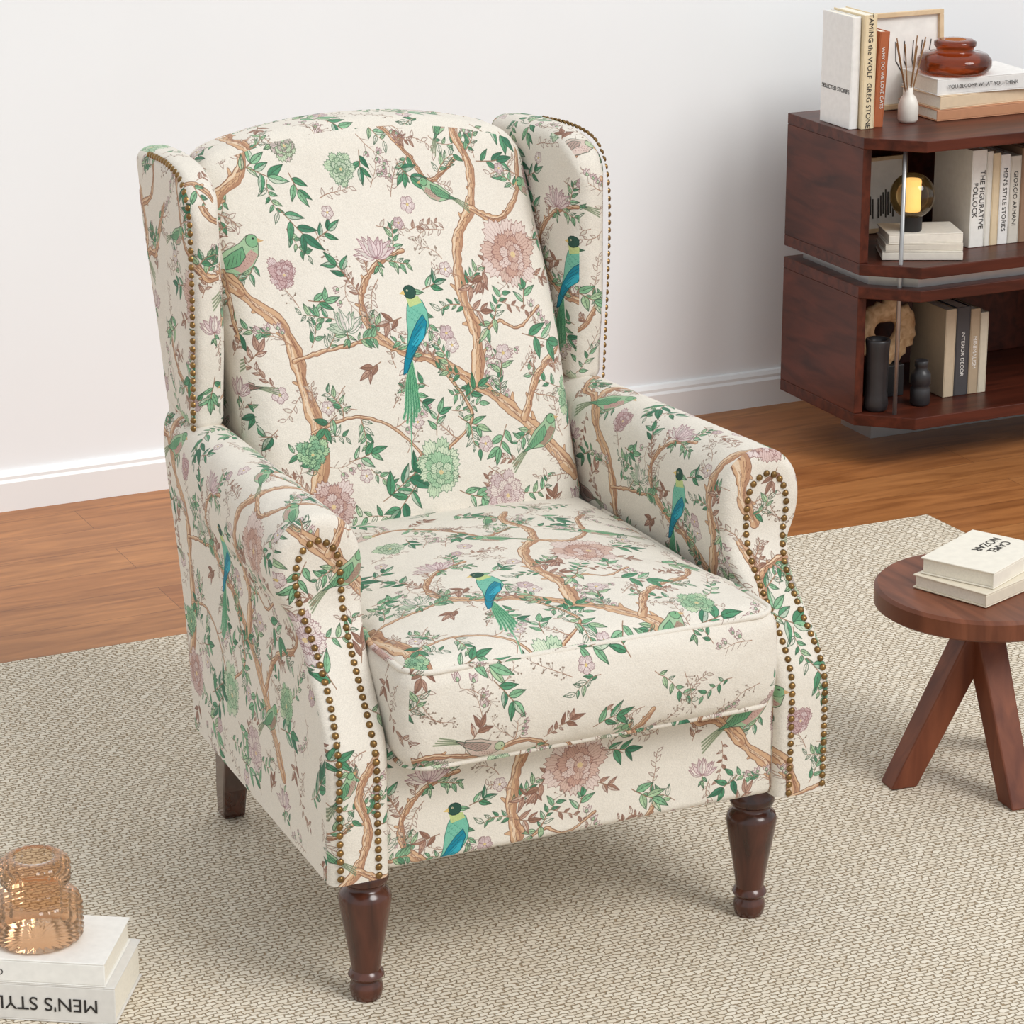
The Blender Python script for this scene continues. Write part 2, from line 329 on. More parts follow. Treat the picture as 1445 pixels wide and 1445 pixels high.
def rbox(name,h,r,deform,uvo,mat,parent,sp=.012):
    hx,hy,hz=h; V={};verts=[];faces=[];uv=[]
    def axis(hh):
        k=5; e=[-hh+r*(i/k) for i in range(k)]
        m=max(2,int((2*(hh-r))/sp)); mid=[-(hh-r)+2*(hh-r)*i/m for i in range(m+1)]
        return e+mid+[-x for x in e[::-1]]
    A=[axis(hx),axis(hy),axis(hz)]
    def vid(p):
        k=tuple(round(c,6) for c in p)
        if k in V: return V[k]
        q=[max(-(h[i]-r),min(h[i]-r,p[i])) for i in range(3)]
        d=[ (p[i]-q[i])/r for i in range(3)]
        d=[math.tan(x*math.pi/4) if abs(x)<1 else x for x in d]
        L=math.sqrt(sum(x*x for x in d)) or 1
        P=[q[i]+d[i]/L*r for i in range(3)]
        V[k]=len(verts); verts.append(deform(*P)); return V[k]
    for ax in range(3):
        u,v=[(1,2),(0,2),(0,1)][ax]
        for sg in (-1,1):
            for i in range(len(A[u])-1):
                for j in range(len(A[v])-1):
                    ids=[]
                    for a_,b_ in ((i,j),(i+1,j),(i+1,j+1),(i,j+1)):
                        p=[0,0,0];p[ax]=sg*h[ax];p[u]=A[u][a_];p[v]=A[v][b_];ids.append(vid(p))
                    flip=(sg>0)==(ax==1)
                    if flip: ids=ids[::-1]
                    faces.append(tuple(ids))
                    for t in ids:
                        x,y,z=verts[t]
                        key=('x','y','z')[ax]+('-' if sg<0 else '+'); o=uvo.get(key,(0,0))
                        if ax==0: uv.append(uvt(o[0]+(y/SC)*(1 if sg>0 else -1),o[1]-z/SC))
                        elif ax==1: uv.append(uvt(o[0]+x/SC,o[1]-z/SC))
                        else: uv.append(uvt(o[0]+x/SC,o[1]-y/SC))
    return mk(name,verts,faces,mat,parent,True,uv)

# ================================================================== ARMCHAIR
chair=empty('wingback_armchair')
ZB=.206
backline=lambda z:.600+.235*(z-.22)+.044*smoothstep(.35,.68,z)+.030*smoothstep(.6,1.0,z)
SF=[(.286,ZB),(.286,.29),(.285,.36),(.282,.43),(.275,.49),(.267,.545),(.265,.595),(.275,.633),(.299,.656),(.328,.663),(.357,.654),(.379,.628),(.386,.592),(.380,.556),(.367,.530),(.360,.49),(.363,.43),(.368,.36),(.369,.28),(.369,ZB)]
SBk=[(.26,ZB),(.258,.29),(.256,.36),(.25,.43),(.246,.49),(.243,.545),(.243,.585),(.25,.622),(.268,.641),(.29,.648),(.312,.643),(.325,.622),(.330,.590),(.332,.556),(.333,.53),(.334,.49),(.336,.43),(.338,.36),(.340,.28),(.342,ZB)]
yfz=lambda z:.124*smoothstep(.36,.56,z)
PF=catmull(SF,4); PB=catmull(SBk,4); NS=len(PF); RR=.016
def arm(sgn,name):
    verts=[];faces=[];uv=[];NT=26
    arc=[0]
    for i in range(1,NS): arc.append(arc[-1]+float(np.linalg.norm(PF[i]-PF[i-1])))
    for j in range(NT+1):
        t=j/NT
        for i in range(NS):
            p=PF[i]*(1-t)+PB[i]*t; z=p[1]
            y0=yfz(PF[i][1])+RR; y1=backline(z)-.012; y=y0+(y1-y0)*t
            verts.append((sgn*p[0],y,z))
    for j in range(NT):
        for i in range(NS-1):
            ids=[j*NS+i,j*NS+i+1,(j+1)*NS+i+1,(j+1)*NS+i]
            if sgn<0: ids=ids[::-1]
            faces.append(tuple(ids))
            for k in ids:
                ii=k%NS; y=verts[k][1]
                if sgn<0: uv.append(uvt(720-(y/SC), 290+ (.33-(arc[-1]-arc[ii]))/SC))
                else: uv.append(uvt(570-(y/SC), 400+(.25-arc[ii])/SC))
    Pn=np.array(PF)
    def edge_d(x,z):
        best=1e9
        for i in range(NS-1):
            a=Pn[i];b_=Pn[i+1];ab=b_-a;t=max(0,min(1,((x-a[0])*ab[0]+(z-a[1])*ab[1])/(ab@ab+1e-12)))
            best=min(best,math.hypot(x-a[0]-t*ab[0],z-a[1]-t*ab[1]))
        return best
    M=14; nr=NS//2+1
    idx={}
    for i in range(nr):
        a=PF[i]; b_=PF[NS-1-i]
        for k in range(M+1):
            s=k/M; s=.5-.5*math.cos(math.pi*s)
            x=a[0]*(1-s)+b_[0]*s; z=a[1]*(1-s)+b_[1]*s; d=edge_d(x,z)
            off=RR-math.sqrt(max(0,RR*RR-(RR-d)**2)) if d<RR else 0
            verts.append((sgn*x,yfz(z)+off,z)); idx[(i,k)]=len(verts)-1
    for i in range(nr-1):
        for k in range(M):
            ids=[idx[(i,k)],idx[(i+1,k)],idx[(i+1,k+1)],idx[(i,k+1)]]
            if sgn>0: ids=ids[::-1]
            faces.append(tuple(ids))
            for q in ids: uv.append(uvt((150 if sgn<0 else 500)+verts[q][0]/SC,(520 if sgn>0 else 380)-verts[q][2]/SC))
    o=mk(name,verts,faces,fab,chair,True,uv)
    bm=bmesh.new(); bm.from_mesh(o.data); bmesh.ops.remove_doubles(bm,verts=bm.verts,dist=.0004); bmesh.ops.recalc_face_normals(bm,faces=bm.faces); bm.to_mesh(o.data); bm.free()
    return o
arm(-1,'arm_left'); arm(1,'arm_right')
rbox('seat_base',(.29,.27,.087),.012,lambda x,y,z:(x,y+.285,z+.294),{'y-':(516,517),'z-':(0,0)},fab,chair,.03)
def dshell(x,y,z):
    zz=z+.62; zt=1.002-.035*(x/.33)**2
    if z>0: zz=.62+z*(zt-.62)/.41
    w=1-.045*smoothstep(.3,.7,zz)
    return (x*w*.98,backline(zz)+y-.03,zz-.005)
rbox('back_shell',(.335,.03,.405),.018,dshell,{'y+':(0,0),'x-':(640,500),'z+':(100,100)},fab,chair,.02)
def wing(sgn):
    zb,zt=.640,1.005; H=(zt-zb)/2
    def d(x,y,z):
        s=(y+.09)/.18
        Z=zb+(z+H)
        y0=.588+.012*smoothstep(.8,.66,Z); y1=backline(Z)+.004
        top=zt-.058*(1-math.sqrt(max(0,1-max(0,(1-s/.32))**2))) if s<.32 else zt
        top+=.010*math.sin(math.pi*s)
        Z2=zb+(Z-zb)*(top-zb)/(zt-zb)
        Y=y0+s*(y1-y0)
        xi=.276-.026*s; xo=.325-.012*s
        f=(x+.025)/.05
        puff=.009*math.sin(math.pi*min(1,max(0,s)))*math.sin(math.pi*(Z-zb)/(zt-zb))
        X=xi-puff+(xo-xi+puff)*f
        return (sgn*X,Y,Z2)
    o=rbox('wing_'+('right' if sgn>0 else 'left'),(.025,.09,H),.02,d,{'x-':(835 if sgn<0 else 900,1055),'x+':(1130,950) if sgn>0 else (1210,1010),'y-':(330,1010),'z+':(0,0)},fab,chair,.012)
    fixn(o); return o
wing(1);wing(-1)
def topz(x): return 1.036-.040*abs(x/.262)**2.2
def dback(x,y,z):
    hz=.29; s=(z+hz)/(2*hz); Z0=.47; zt=topz(x)
    Z=Z0+s*(zt-Z0)
    fr=.495+.40*(Z-.5)+.040*smoothstep(.72,1.0,Z)
    bk=backline(Z)-.018
    f=(y+.075)/.15
    bul=.034*math.sin(math.pi*min(1,max(0,s)))*(1-(x/.262)**2)
    Y=fr-bul+f*(bk-fr+bul)
    wx=1+.02*smoothstep(.55,.8,Z)-.04
    return (x*wx,Y,Z)
rbox('back_cushion',(.262,.075,.29),.042,dback,{'y-':(332,1013),'z+':(326,60),'x+':(0,300),'x-':(0,300)},fab,chair,.014)
def dseat(x,y,z):
    s=(y+.283)/.566; Y=-.036+s*.566
    hx=.27; nx=x/hx
    w=1-.05*smoothstep(.08,.16,Y) 
    crown=.032*(1-abs(nx)**2.4)*math.sin(math.pi*min(1,max(0,s)))**.55 if z>0 else 0
    Z=.4265+z+crown*max(0,z/.0725)
    if s<.12: Y-=.020*(1-(z/.0725)**2)*(1-nx**4)
    X=x*w*(1+.020*(1-(z/.0725)**2))-.006
    return (X,Y,Z)
rbox('seat_cushion',(.27,.283,.0725),.028,dseat,{'y-':(430,397),'z+':(414,429),'x-':(0,300),'x+':(0,300)},fab,chair,.012)
def ring(z0,ins=.0):
    X0=.27-ins;r=.036;y0=-.036+ins;cx=-.006
    w=lambda Y:1-.05*smoothstep(.08,.16,Y)
    left=[]; Y=.45
    while Y>y0+r: left.append((-X0*w(Y),Y)); Y-=.02
    for k in range(8):
        a=math.pi/2*k/7; left.append((-X0+r-r*math.cos(a),y0+r-r*math.sin(a)))
    mid=[(-X0+r+(2*X0-2*r)*k/24,y0) for k in range(1,24)]
    P=left+mid+[(-x,y) for x,y in reversed(left)]
    return [(x+cx,y,z0) for x,y in P]
pb=MB()
for z0 in (.4915,.3625): pb.tube(ring(z0,.0035),.0042,8)
pb.obj('seat_piping',[fab],chair,True,uvf=lambda v:uvt(430+v[0]/SC,397-v[2]/SC-v[1]/SC))
pb=MB(); pts=[]
for k in range(41):
    x=-.262+.524*k/40; zt=topz(x)
    e=1-abs(x)/.262; zt-= .042*(1-min(1,e/.16))**2
    pts.append((x*.985,backline(zt)-.05,zt-.003))
pb.tube(pts,.0032,8); pb.obj('back_piping',[fab],chair,True,uvf=lambda v:uvt(326+v[0]/SC,1013-v[2]/SC))
nail=plain('antique_brass',(138,108,66),.32,.85,.3,60)
nb=MB()
def dome(p,nrm,r=.0049):
    nrm=Vector(nrm).normalized(); q=nrm.to_track_quat('Z','Y').to_matrix(); vs=[];fs=[];n=10
    for ph in (0,.5,1.0):
        for k in range(n):
            a=2*math.pi*k/n; vs.append(Vector(p)+q@Vector((r*math.cos(ph)*math.cos(a),r*math.cos(ph)*math.sin(a),r*.75*math.sin(ph))))
    vs.append(Vector(p)+q@Vector((0,0,r*.75)))
    for j in range(2):
        for k in range(n): fs.append((j*n+k,j*n+(k+1)%n,(j+1)*n+(k+1)%n,(j+1)*n+k))
    for k in range(n): fs.append((2*n+k,2*n+(k+1)%n,3*n))
    nb.add(vs,fs)
def along(P,step,fn):
    P=catmull(P,12); acc=0; fn(P[0])
    for i in range(1,len(P)):
        L=float(np.linalg.norm(P[i]-P[i-1])); 
        while acc+L>=step:
            k=(step-acc)/L; Q=P[i-1]+(P[i]-P[i-1])*k; fn(Q); P[i-1]=Q; L=float(np.linalg.norm(P[i]-P[i-1])); acc=0
        acc+=L
NP=[(.304,ZB+.006),(.305,.29),(.305,.36),(.305,.42),(.302,.47),(.299,.52),(.299,.577),(.305,.613),(.328,.631),(.351,.619),(.361,.588),(.356,.547),(.348,.50),(.348,.45),(.355,.39),(.357,.31),(.357,ZB+.006)]
NP3=[(x,yfz(z),z) for x,z in NP]
for sg in (-1,1):
    def put(p,sg=sg):
        x,_,z=p; e=.01; dy=(yfz(z+e)-yfz(z-e))/(2*e); dome((sg*x,yfz(z)-.0005,z),(0,-1,dy))
    along(NP3,.0121,put)
    WP=[(.3235,.601,.650),(.3235,.595,.73),(.3235,.588,.83),(.3235,.587,.903),(.3225,.590,.948),(.3220,.606,.983),(.3205,.638,1.004),(.3170,.70,1.011),(.3125,.78,1.007)]
    def put2(p,sg=sg):
        k=smoothstep(.943,.998,p[2]); dome((sg*p[0],p[1],p[2]),(sg*1,-.7*(1-k),.7*k),.0047)
    along(WP,.0118,put2)
nb.obj('nailhead_trim',[nail],chair,True)
legw=wood('dark_walnut',(54,27,19),(90,48,34),.24,(30,30,3),.45)
lb=MB()
prof=[(.0005,0),(.018,0),(.0205,.004),(.0225,.014),(.0215,.022),(.0175,.026),(.0175,.028),(.0225,.031),(.0245,.035),(.0225,.040),(.0195,.043),(.020,.048),(.0225,.065),(.0265,.09),(.031,.115),(.0345,.137),(.0355,.148),(.033,.156),(.027,.161),(.0245,.164),(.0245,.167),(.030,.170),(.032,.176),(.030,.182),(.028,.186),(.028,.215),(.0005,.215)]
for sg in (-1,1): lb.lathe(prof,sg*.292,.077,0,36)
lb.obj('front_legs',[legw],chair,True,autosm=.8)
lb=MB()
for sg in (-1,1):
    vs=[];segs=[(0,.712,.245,.017),(.06,.68,.255,.019),(.13,.63,.268,.022),(.23,.565,.285,.026)]
    for z,y,x,w in segs:
        for dx,dy in ((-1,-1),(1,-1),(1,1),(-1,1)): vs.append((sg*x+dx*w,y+dy*w,z))
    fs=[(0,3,2,1)]+[(j*4+k,j*4+(k+1)%4,(j+1)*4+(k+1)%4,(j+1)*4+k) for j in range(3) for k in range(4)]+[(12,13,14,15)]
    lb.add(vs,fs)
lb.obj('rear_legs',[legw],chair,False,.004)

# ================================================================== ROOM  (rug surface is z=0, floor slightly below)
FZ=-.009
fl,nt,b=newmat('oak_planks')
tc=nt.nodes.new('ShaderNodeTexCoord'); br=nt.nodes.new('ShaderNodeTexBrick')
br.inputs['Scale'].default_value=1; br.inputs['Brick Width'].default_value=1.1; br.inputs['Row Height'].default_value=.125; br.inputs['Mortar Size'].default_value=.0008; br.inputs['Mortar Smooth'].default_value=.3
br.inputs['Color1'].default_value=srgb(190,130,78); br.inputs['Color2'].default_value=srgb(174,112,63); br.inputs['Mortar'].default_value=srgb(126,80,44); br.offset=.37
nt.links.new(tc.outputs['Object'],br.inputs['Vector'])
mp=nt.nodes.new('ShaderNodeMapping'); mp.inputs['Scale'].default_value=(2.2,16,1); nt.links.new(tc.outputs['Object'],mp.inputs['Vector'])
n=nt.nodes.new('ShaderNodeTexNoise'); n.inputs['Scale'].default_value=1.6; n.inputs['Detail'].default_value=10; n.inputs['Distortion'].default_value=1.6; nt.links.new(mp.outputs['Vector'],n.inputs['Vector'])
r=nt.nodes.new('ShaderNodeValToRGB'); r.color_ramp.elements[0].position=.3;r.color_ramp.elements[1].position=.72; r.color_ramp.elements[0].color=(.56,.49,.42,1); r.color_ramp.elements[1].color=(1.03,1.02,1.0,1)
nt.links.new(n.outputs['Fac'],r.inputs['Fac'])
mx=nt.nodes.new('ShaderNodeMix'); mx.data_type='RGBA'; mx.blend_type='MULTIPLY'; mx.inputs[0].default_value=1
nt.links.new(br.outputs['Color'],mx.inputs[6]); nt.links.new(r.outputs['Color'],mx.inputs[7]); nt.links.new(mx.outputs[2],b.inputs['Base Color'])
b.inputs['Roughness'].default_value=.36; b.inputs['Specular IOR Level'].default_value=.35
m=MB(); m.box(-5,6,-5,2.6,FZ-.05,FZ); m.obj('floor',[fl])
wl=plain('wall_paint',(244,247,249),.9,0,.01,3)
m=MB(); m.box(-5,6,2.32,2.42,FZ,3); m.obj('wall_back',[wl])
bbm=plain('baseboard_paint',(242,243,243),.5,0,.01,3)
m=MB(); vs=[];pr=[(2.32,0),(2.304,0),(2.304,.058),(2.308,.064),(2.308,.070),(2.313,.078),(2.32,.08)]
for x in (-5,6):
    for y,z in pr: vs.append((x,y,z+FZ))
k=len(pr); m.add(vs,[(i,i+1,k+i+1,k+i) for i in range(k-1)]+[tuple(range(k)),tuple(range(k,2*k))[::-1]]); m.obj('baseboard_back',[bbm])
rg,nt,b=newmat('woven_rug')
tc=nt.nodes.new('ShaderNodeTexCoord')
nz=nt.nodes.new('ShaderNodeTexNoise'); nz.inputs['Scale'].default_value=60; nz.inputs['Detail'].default_value=3; nt.links.new(tc.outputs['Object'],nz.inputs['Vector'])
sub=nt.nodes.new('ShaderNodeVectorMath'); sub.operation='MULTIPLY_ADD'; sub.inputs[1].default_value=(.016,.012,0)
nt.links.new(nz.outputs['Color'],sub.inputs[0]); nt.links.new(tc.outputs['Object'],sub.inputs[2])
br=nt.nodes.new('ShaderNodeTexBrick'); br.inputs['Scale'].default_value=1; br.inputs['Brick Width'].default_value=.015; br.inputs['Row Height'].default_value=.0082; br.inputs['Mortar Size'].default_value=.0013; br.inputs['Mortar Smooth'].default_value=.8
br.inputs['Color1'].default_value=srgb(236,227,210); br.inputs['Color2'].default_value=srgb(222,210,190); br.inputs['Mortar'].default_value=srgb(164,144,117)
nt.links.new(sub.outputs[0],br.inputs['Vector'])
nz2=nt.nodes.new('ShaderNodeTexNoise'); nz2.inputs['Scale'].default_value=2.5; nt.links.new(tc.outputs['Object'],nz2.inputs['Vector'])
r=nt.nodes.new('ShaderNodeValToRGB'); r.color_ramp.elements[0].color=(.93,.93,.93,1); r.color_ramp.elements[1].color=(1.03,1.03,1.03,1); nt.links.new(nz2.outputs['Fac'],r.inputs['Fac'])
mx=nt.nodes.new('ShaderNodeMix'); mx.data_type='RGBA'; mx.blend_type='MULTIPLY'; mx.inputs[0].default_value=1
nt.links.new(br.outputs['Color'],mx.inputs[6]); nt.links.new(r.outputs['Color'],mx.inputs[7]); nt.links.new(mx.outputs[2],b.inputs['Base Color'])
bp=nt.nodes.new('ShaderNodeBump'); bp.invert=True; bp.inputs['Strength'].default_value=.8; bp.inputs['Distance'].default_value=.003; nt.links.new(br.outputs['Fac'],bp.inputs['Height']); nt.links.new(bp.outputs['Normal'],b.inputs['Normal'])
b.inputs['Roughness'].default_value=.95; b.inputs['Specular IOR Level'].default_value=.1
m=MB(); q=[(-2.6,1.477),(1.50,1.477),(1.60,-1.6),(-2.6,-1.6)]
m.add([(x,y,z) for z in (FZ+.0003,0) for x,y in q],[(3,2,1,0),(4,5,6,7),(0,1,5,4),(1,2,6,5),(2,3,7,6),(3,0,4,7)]); rug=m.obj('area_rug',[rg])

# ================================================================== BOOKS
page=plain('book_pages',(238,232,218),.8,0,.05,300)
CM={}
def cov(rgb):
    if rgb not in CM: CM[rgb]=plain('cover_%d_%d_%d'%rgb,rgb,.55,0,.04,80)
    return CM[rgb]
ink=plain('print_ink',(40,36,34),.6); inkw=plain('print_white',(230,226,220),.6)
def flatbook(m,w,d,h,M,mi,pi=0,t=.0025):
    m.box(-w/2,w/2,-d/2,d/2,0,t,mi,M); m.box(-w/2,w/2,-d/2,d/2,h-t,h,mi,M); m.box(-w/2,w/2,-d/2,-d/2+t,t,h-t,mi,M)
    m.box(-w/2+.003,w/2-.003,-d/2+t,d/2-.003,t,h-t,pi,M)
def upbook(m,x,y,z,T_,D,H,mi,pi=0,tilt=0):
    M=Matrix.Translation((x,y,z))@Matrix.Rotation(tilt,4,'Y'); t=.0022
    m.box(0,t,0,D,0,H,mi,M); m.box(T_-t,T_,0,D,0,H,mi,M); m.box(t,T_-t,0,t,0,H,mi,M); m.box(t,T_-t,t,D-.003,.002,H-.002,pi,M)
def text(s,size,loc,rot,mat,parent,name,al='CENTER'):
    c=bpy.data.curves.new(name,'FONT'); c.body=s; c.size=size; c.align_x=al; c.align_y='CENTER'; c.extrude=.0002
    o=bpy.data.objects.new(name,c); sc.collection.objects.link(o); c.materials.append(mat)
    o.matrix_world=Matrix.Translation(loc)@rot.to_4x4()
    if parent: o.parent=parent
    return o
RX=Matrix.Rotation(math.pi/2,3,'X')
fs=empty('floor_book_stack'); zr=.0005
m=MB(); A=math.radians(-32.4)
ux=Vector((math.cos(A),math.sin(A),0)); uy=Vector((-math.sin(A),math.cos(A),0))
c1=Vector((-.541,.264,0))-ux*.125-uy*.0725
M1=Matrix.Translation((c1.x,c1.y,zr))@Matrix.Rotation(A,4,'Z'); flatbook(m,.25,.145,.054,M1,1)
c2=Vector((-.554,.266,0))-ux*.115-uy*.070
M2=Matrix.Translation((c2.x,c2.y,zr+.054))@Matrix.Rotation(A,4,'Z'); flatbook(m,.23,.14,.034,M2,2)
m.obj('books',[page,cov((222,219,214)),cov((238,236,231))],fs,False,.001)
text("MEN'S STYLE STORIES",.027,M1@Vector((.103,-.0733,.027)),Matrix.Rotation(A,3,'Z')@RX@Matrix.Rotation(math.pi,3,'Z'),ink,fs,'spine_text','LEFT')
text("GIORGIO",.012,M2@Vector((-.02,-.0705,.016)),Matrix.Rotation(A,3,'Z')@RX@Matrix.Rotation(math.pi,3,'Z'),ink,fs,'spine_text_top','LEFT')
def glass(name,rgb,tr=.5):
    m_,nt,b=newmat(name); nt.nodes.remove(b); o=nt.nodes['Material Output']
    g=nt.nodes.new('ShaderNodeBsdfGlossy'); g.inputs['Roughness'].default_value=.06; g.inputs['Color'].default_value=(1,1,1,1)
    t=nt.nodes.new('ShaderNodeBsdfTransparent'); t.inputs['Color'].default_value=srgb(*rgb)
    tl=nt.nodes.new('ShaderNodeBsdfTranslucent'); tl.inputs['Color'].default_value=srgb(*rgb)
    f=nt.nodes.new('ShaderNodeFresnel'); f.inputs['IOR'].default_value=1.45
    m1=nt.nodes.new('ShaderNodeMixShader'); m2=nt.nodes.new('ShaderNodeMixShader'); m1.inputs[0].default_value=tr
    nt.links.new(t.outputs[0],m1.inputs[1]); nt.links.new(tl.outputs[0],m1.inputs[2]); nt.links.new(f.outputs[0],m2.inputs[0]); nt.links.new(m1.outputs[0],m2.inputs[1]); nt.links.new(g.outputs[0],m2.inputs[2]); nt.links.new(m2.outputs[0],o.inputs['Surface'])
    return m_
ag=glass('amber_glass',(240,214,188),.10)
def openlathe(m,prof,cx,cy,cz,n=48,rib=0,ribn=0,mi=0):
    vs=[];fs=[]
    for r,z in prof:
        for i in range(n):
            a=2*math.pi*i/n; rr=r*(1+rib*math.cos(a*ribn)); vs.append((cx+rr*math.cos(a),cy+rr*math.sin(a),cz+z))
    for j in range(len(prof)-1):
        for i in range(n): fs.append((j*n+i,j*n+(i+1)%n,(j+1)*n+(i+1)%n,(j+1)*n+i))
    m.add(vs,fs,mi)
vp=[(.001,0),(.052,0),(.058,.004),(.0600,.010)]
vp+=[(.0590+.0014*math.sin(i*2.2),.012+.0028*i) for i in range(15)]
vp+=[(.057,.056),(.052,.062),(.041,.066),(.035,.068),(.034,.072),(.035,.076),(.043,.079),(.0460,.084)]
vp+=[(.0460+.0012*math.sin(i*2.2),.085+.0030*i) for i in range(8)]+[(.044,.111),(.038,.115),(.028,.117),(.027,.115)]
m=MB(); openlathe(m,vp,-.682,.262,zr+.0886,120,.016,24)
m.obj('ribbed_glass_vase',[ag],None,True)

# ================================================================== SIDE TABLE
tw=wood('reddish_wood',(92,50,33),(132,78,54),.45,(30,4,4),.05,.3)
st=empty('round_side_table'); CX,CY=.857,.357; TH=.313
m=MB(); R0=.166
m.lathe([(.001,TH-.034),(R0-.006,TH-.034),(R0,TH-.030),(R0,TH-.005),(R0-.005,TH),(.001,TH)],CX,CY,0,72)
m.obj('table_top',[tw],st,True,autosm=.6)
m=MB()
for a in (174,266,32):
    a=math.radians(a); u=Vector((math.cos(a),math.sin(a),0)); v=Vector((-math.sin(a),math.cos(a),0))
    c=Vector((CX,CY,0)); bt=c+u*.130+Vector((0,0,.0005)); tp=c-u*.012+Vector((0,0,TH-.033))
    vs=[]
    for p,w in ((bt,.020),(tp,.024)):
        for du,dv in ((-1,-1),(1,-1),(1,1),(-1,1)): vs.append(p+u*du*w*1.1+v*dv*w)
    m.add(vs,[(0,3,2,1),(4,5,6,7)]+[(k,(k+1)%4,4+(k+1)%4,4+k) for k in range(4)])
m.obj('table_legs',[wood('reddish_wood_leg',(92,46,30),(128,72,48),.45,(20,20,3),.05,.3)],st,False,.003)
tb=empty('table_book_stack'); m=MB(); A=math.radians(28)
M1=Matrix.Translation((.862,.362,TH+.001))@Matrix.Rotation(A-.12,4,'Z'); flatbook(m,.185,.135,.022,M1,1)
M2=Matrix.Translation((.864,.372,TH+.0235))@Matrix.Rotation(A,4,'Z'); flatbook(m,.165,.125,.026,M2,2)
m.obj('books',[page,cov((226,216,196)),cov((236,230,216))],tb,False,.001)
text("CAPEL\nNOZAR",.021,M2@Vector((.03,.0,.0265)),Matrix.Rotation(A+math.pi,3,'Z'),ink,tb,'cover_text')

# ================================================================== BOOKSHELF
bw=wood('mahogany',(58,25,16),(94,44,29),.4,(3,30,30),.1,.25); bwv=wood('mahogany_panel',(58,25,16),(94,44,29),.4,(30,5,22),.1,.25); met=plain('brushed_steel',(180,180,180),.35,.8)
bs=empty('bookcase')
X0,X1,YB,YS,YF=1.545,2.35,2.13,1.83,1.745
def board(m,z0,z1,ins=0):
    q=[(X0+ins,YB-ins),(X0+ins,YS+ins*.4),(X0+.095+ins*.4,YF+ins),(X1-.095,YF+ins),(X1-ins,YS),(X1-ins,YB-ins)]
    n=len(q); m.add([(x,y,z) for z in (z0,z1) for x,y in q],[tuple(range(n))[::-1],tuple(range(n,2*n))]+[(i,(i+1)%n,n+(i+1)%n,n+i) for i in range(n)])
m=MB()
for z0,z1 in ((.082,.107),(.352,.376),(.400,.424),(.660,.683)): board(m,z0,z1)
m.obj('shelf_boards',[bw],bs,False,.0015)
m=MB()
for z0,z1 in ((.107,.352),(.424,.660)):
    m.box(X0,X0+.02,YS,YB,z0,z1); m.box(X1-.02,X1,YS,YB,z0,z1); m.box(X0+.02,X1-.02,YB-.012,YB,z0,z1)
m.obj('shelf_panels',[bwv],bs,False,.0015)
m=MB(); board(m,.376,.400,.03); m.box(1.69,2.22,1.99,2.11,FZ,.082)
m.obj('metal_plinths',[met],bs)
m=MB()
for x in (1.618,2.28):
    m.tube([(x,1.79,.10),(x,1.79,.665)],.0045,12)
m.obj('metal_posts',[met],bs,True)
ZT,ZU,ZL=.6835,.4245,.1075
tbk=empty('upright_books_on_bookcase'); m=MB()
upbook(m,1.562,1.915,ZT,.020,.115,.228,1); upbook(m,1.584,1.905,ZT,.030,.12,.232,2); upbook(m,1.618,1.915,ZT,.024,.11,.195,3,tilt=.05)
m.obj('books',[page,cov((240,239,236)),cov((232,214,178)),cov((176,98,58))],tbk,False,.001)
RL=Matrix.Rotation(-math.pi/2,3,'Z')@RX
text("SELECTED STORIES",.0125,(1.5615,1.972,ZT+.075),RL,ink,tbk,'cover_text')
RV=RX@Matrix.Rotation(-math.pi/2,3,'Z')
text("TAMING the WOLF  GREG STONE",.0155,(1.599,1.9045,ZT+.118),RV,ink,tbk,'spine_text')
text("WHY DO WE LOVE CATS",.011,(1.636,1.914,ZT+.10),RV,inkw,tbk,'spine_text2')
fr=wood('light_oak_frame',(206,178,140),(226,200,164),.5,(20,20,20),0); pw=plain('picture_paper',(240,238,232),.7); drk=plain('sketch_ink',(70,64,60),.7)
def frame(name,x0,x1,y,z0,z1,fw,lean,fm):
    e=empty(name); m=MB(); M=Matrix.Translation((0,y,z0))@Matrix.Rotation(-lean,4,'X'); H=z1-z0
    for a in ((x0,x1,0,fw),(x0,x1,H-fw,H),(x0,x0+fw,fw,H-fw),(x1-fw,x1,fw,H-fw)): m.box(a[0],a[1],-.012,0,a[2],a[3],0,M)
    m.box(x0+fw,x1-fw,-.004,-.001,fw,H-fw,1,M); m.obj('frame',[fm,pw],e,False,.001); return e,M
e,M=frame('picture_frame',1.64,1.885,2.07,ZT,.885,.010,.08,fr)
m=MB(); 
for i in range(5): m.tube([M@Vector((1.80+.01*i,-.0045,.05)),M@Vector((1.80+.02*i-.03,-.0045,.10)),M@Vector((1.79+.022*i-.02,-.0045,.14))],.0012,5)
m.obj('sketch',[drk],e)
rd=empty('reed_diffuser'); m=MB(); m.lathe([(.001,0),(.017,0),(.021,.006),(.021,.035),(.016,.05),(.009,.058),(.009,.072),(.007,.072),(.001,.06)],1.715,1.935,ZT,32); m.obj('bottle',[plain('white_ceramic',(232,226,216),.4)],rd,True)
m=MB()
for i in range(8):
    a=i*.8; m.tube([(1.715,1.935,ZT+.03),(1.715+.035*math.cos(a),1.935+.02*math.sin(a),ZT+.165+.01*math.sin(i*2))],.0014,6)
m.obj('reeds',[plain('reed',(150,112,74),.8)],rd)
hs=empty('book_stack_on_bookcase'); m=MB()
for i,(w,d,h,r) in enumerate(((.24,.15,.024,0),(.235,.14,.028,.05),(.23,.145,.034,-.04))):
    z=ZT+(0,.024,.052)[i]; flatbook(m,w,d,h,Matrix.Translation((1.89,1.985,z))@Matrix.Rotation(r,4,'Z'),i+1)
m.obj('books',[page,cov((196,140,104)),cov((226,202,170)),cov((236,234,230))],hs,False,.001)
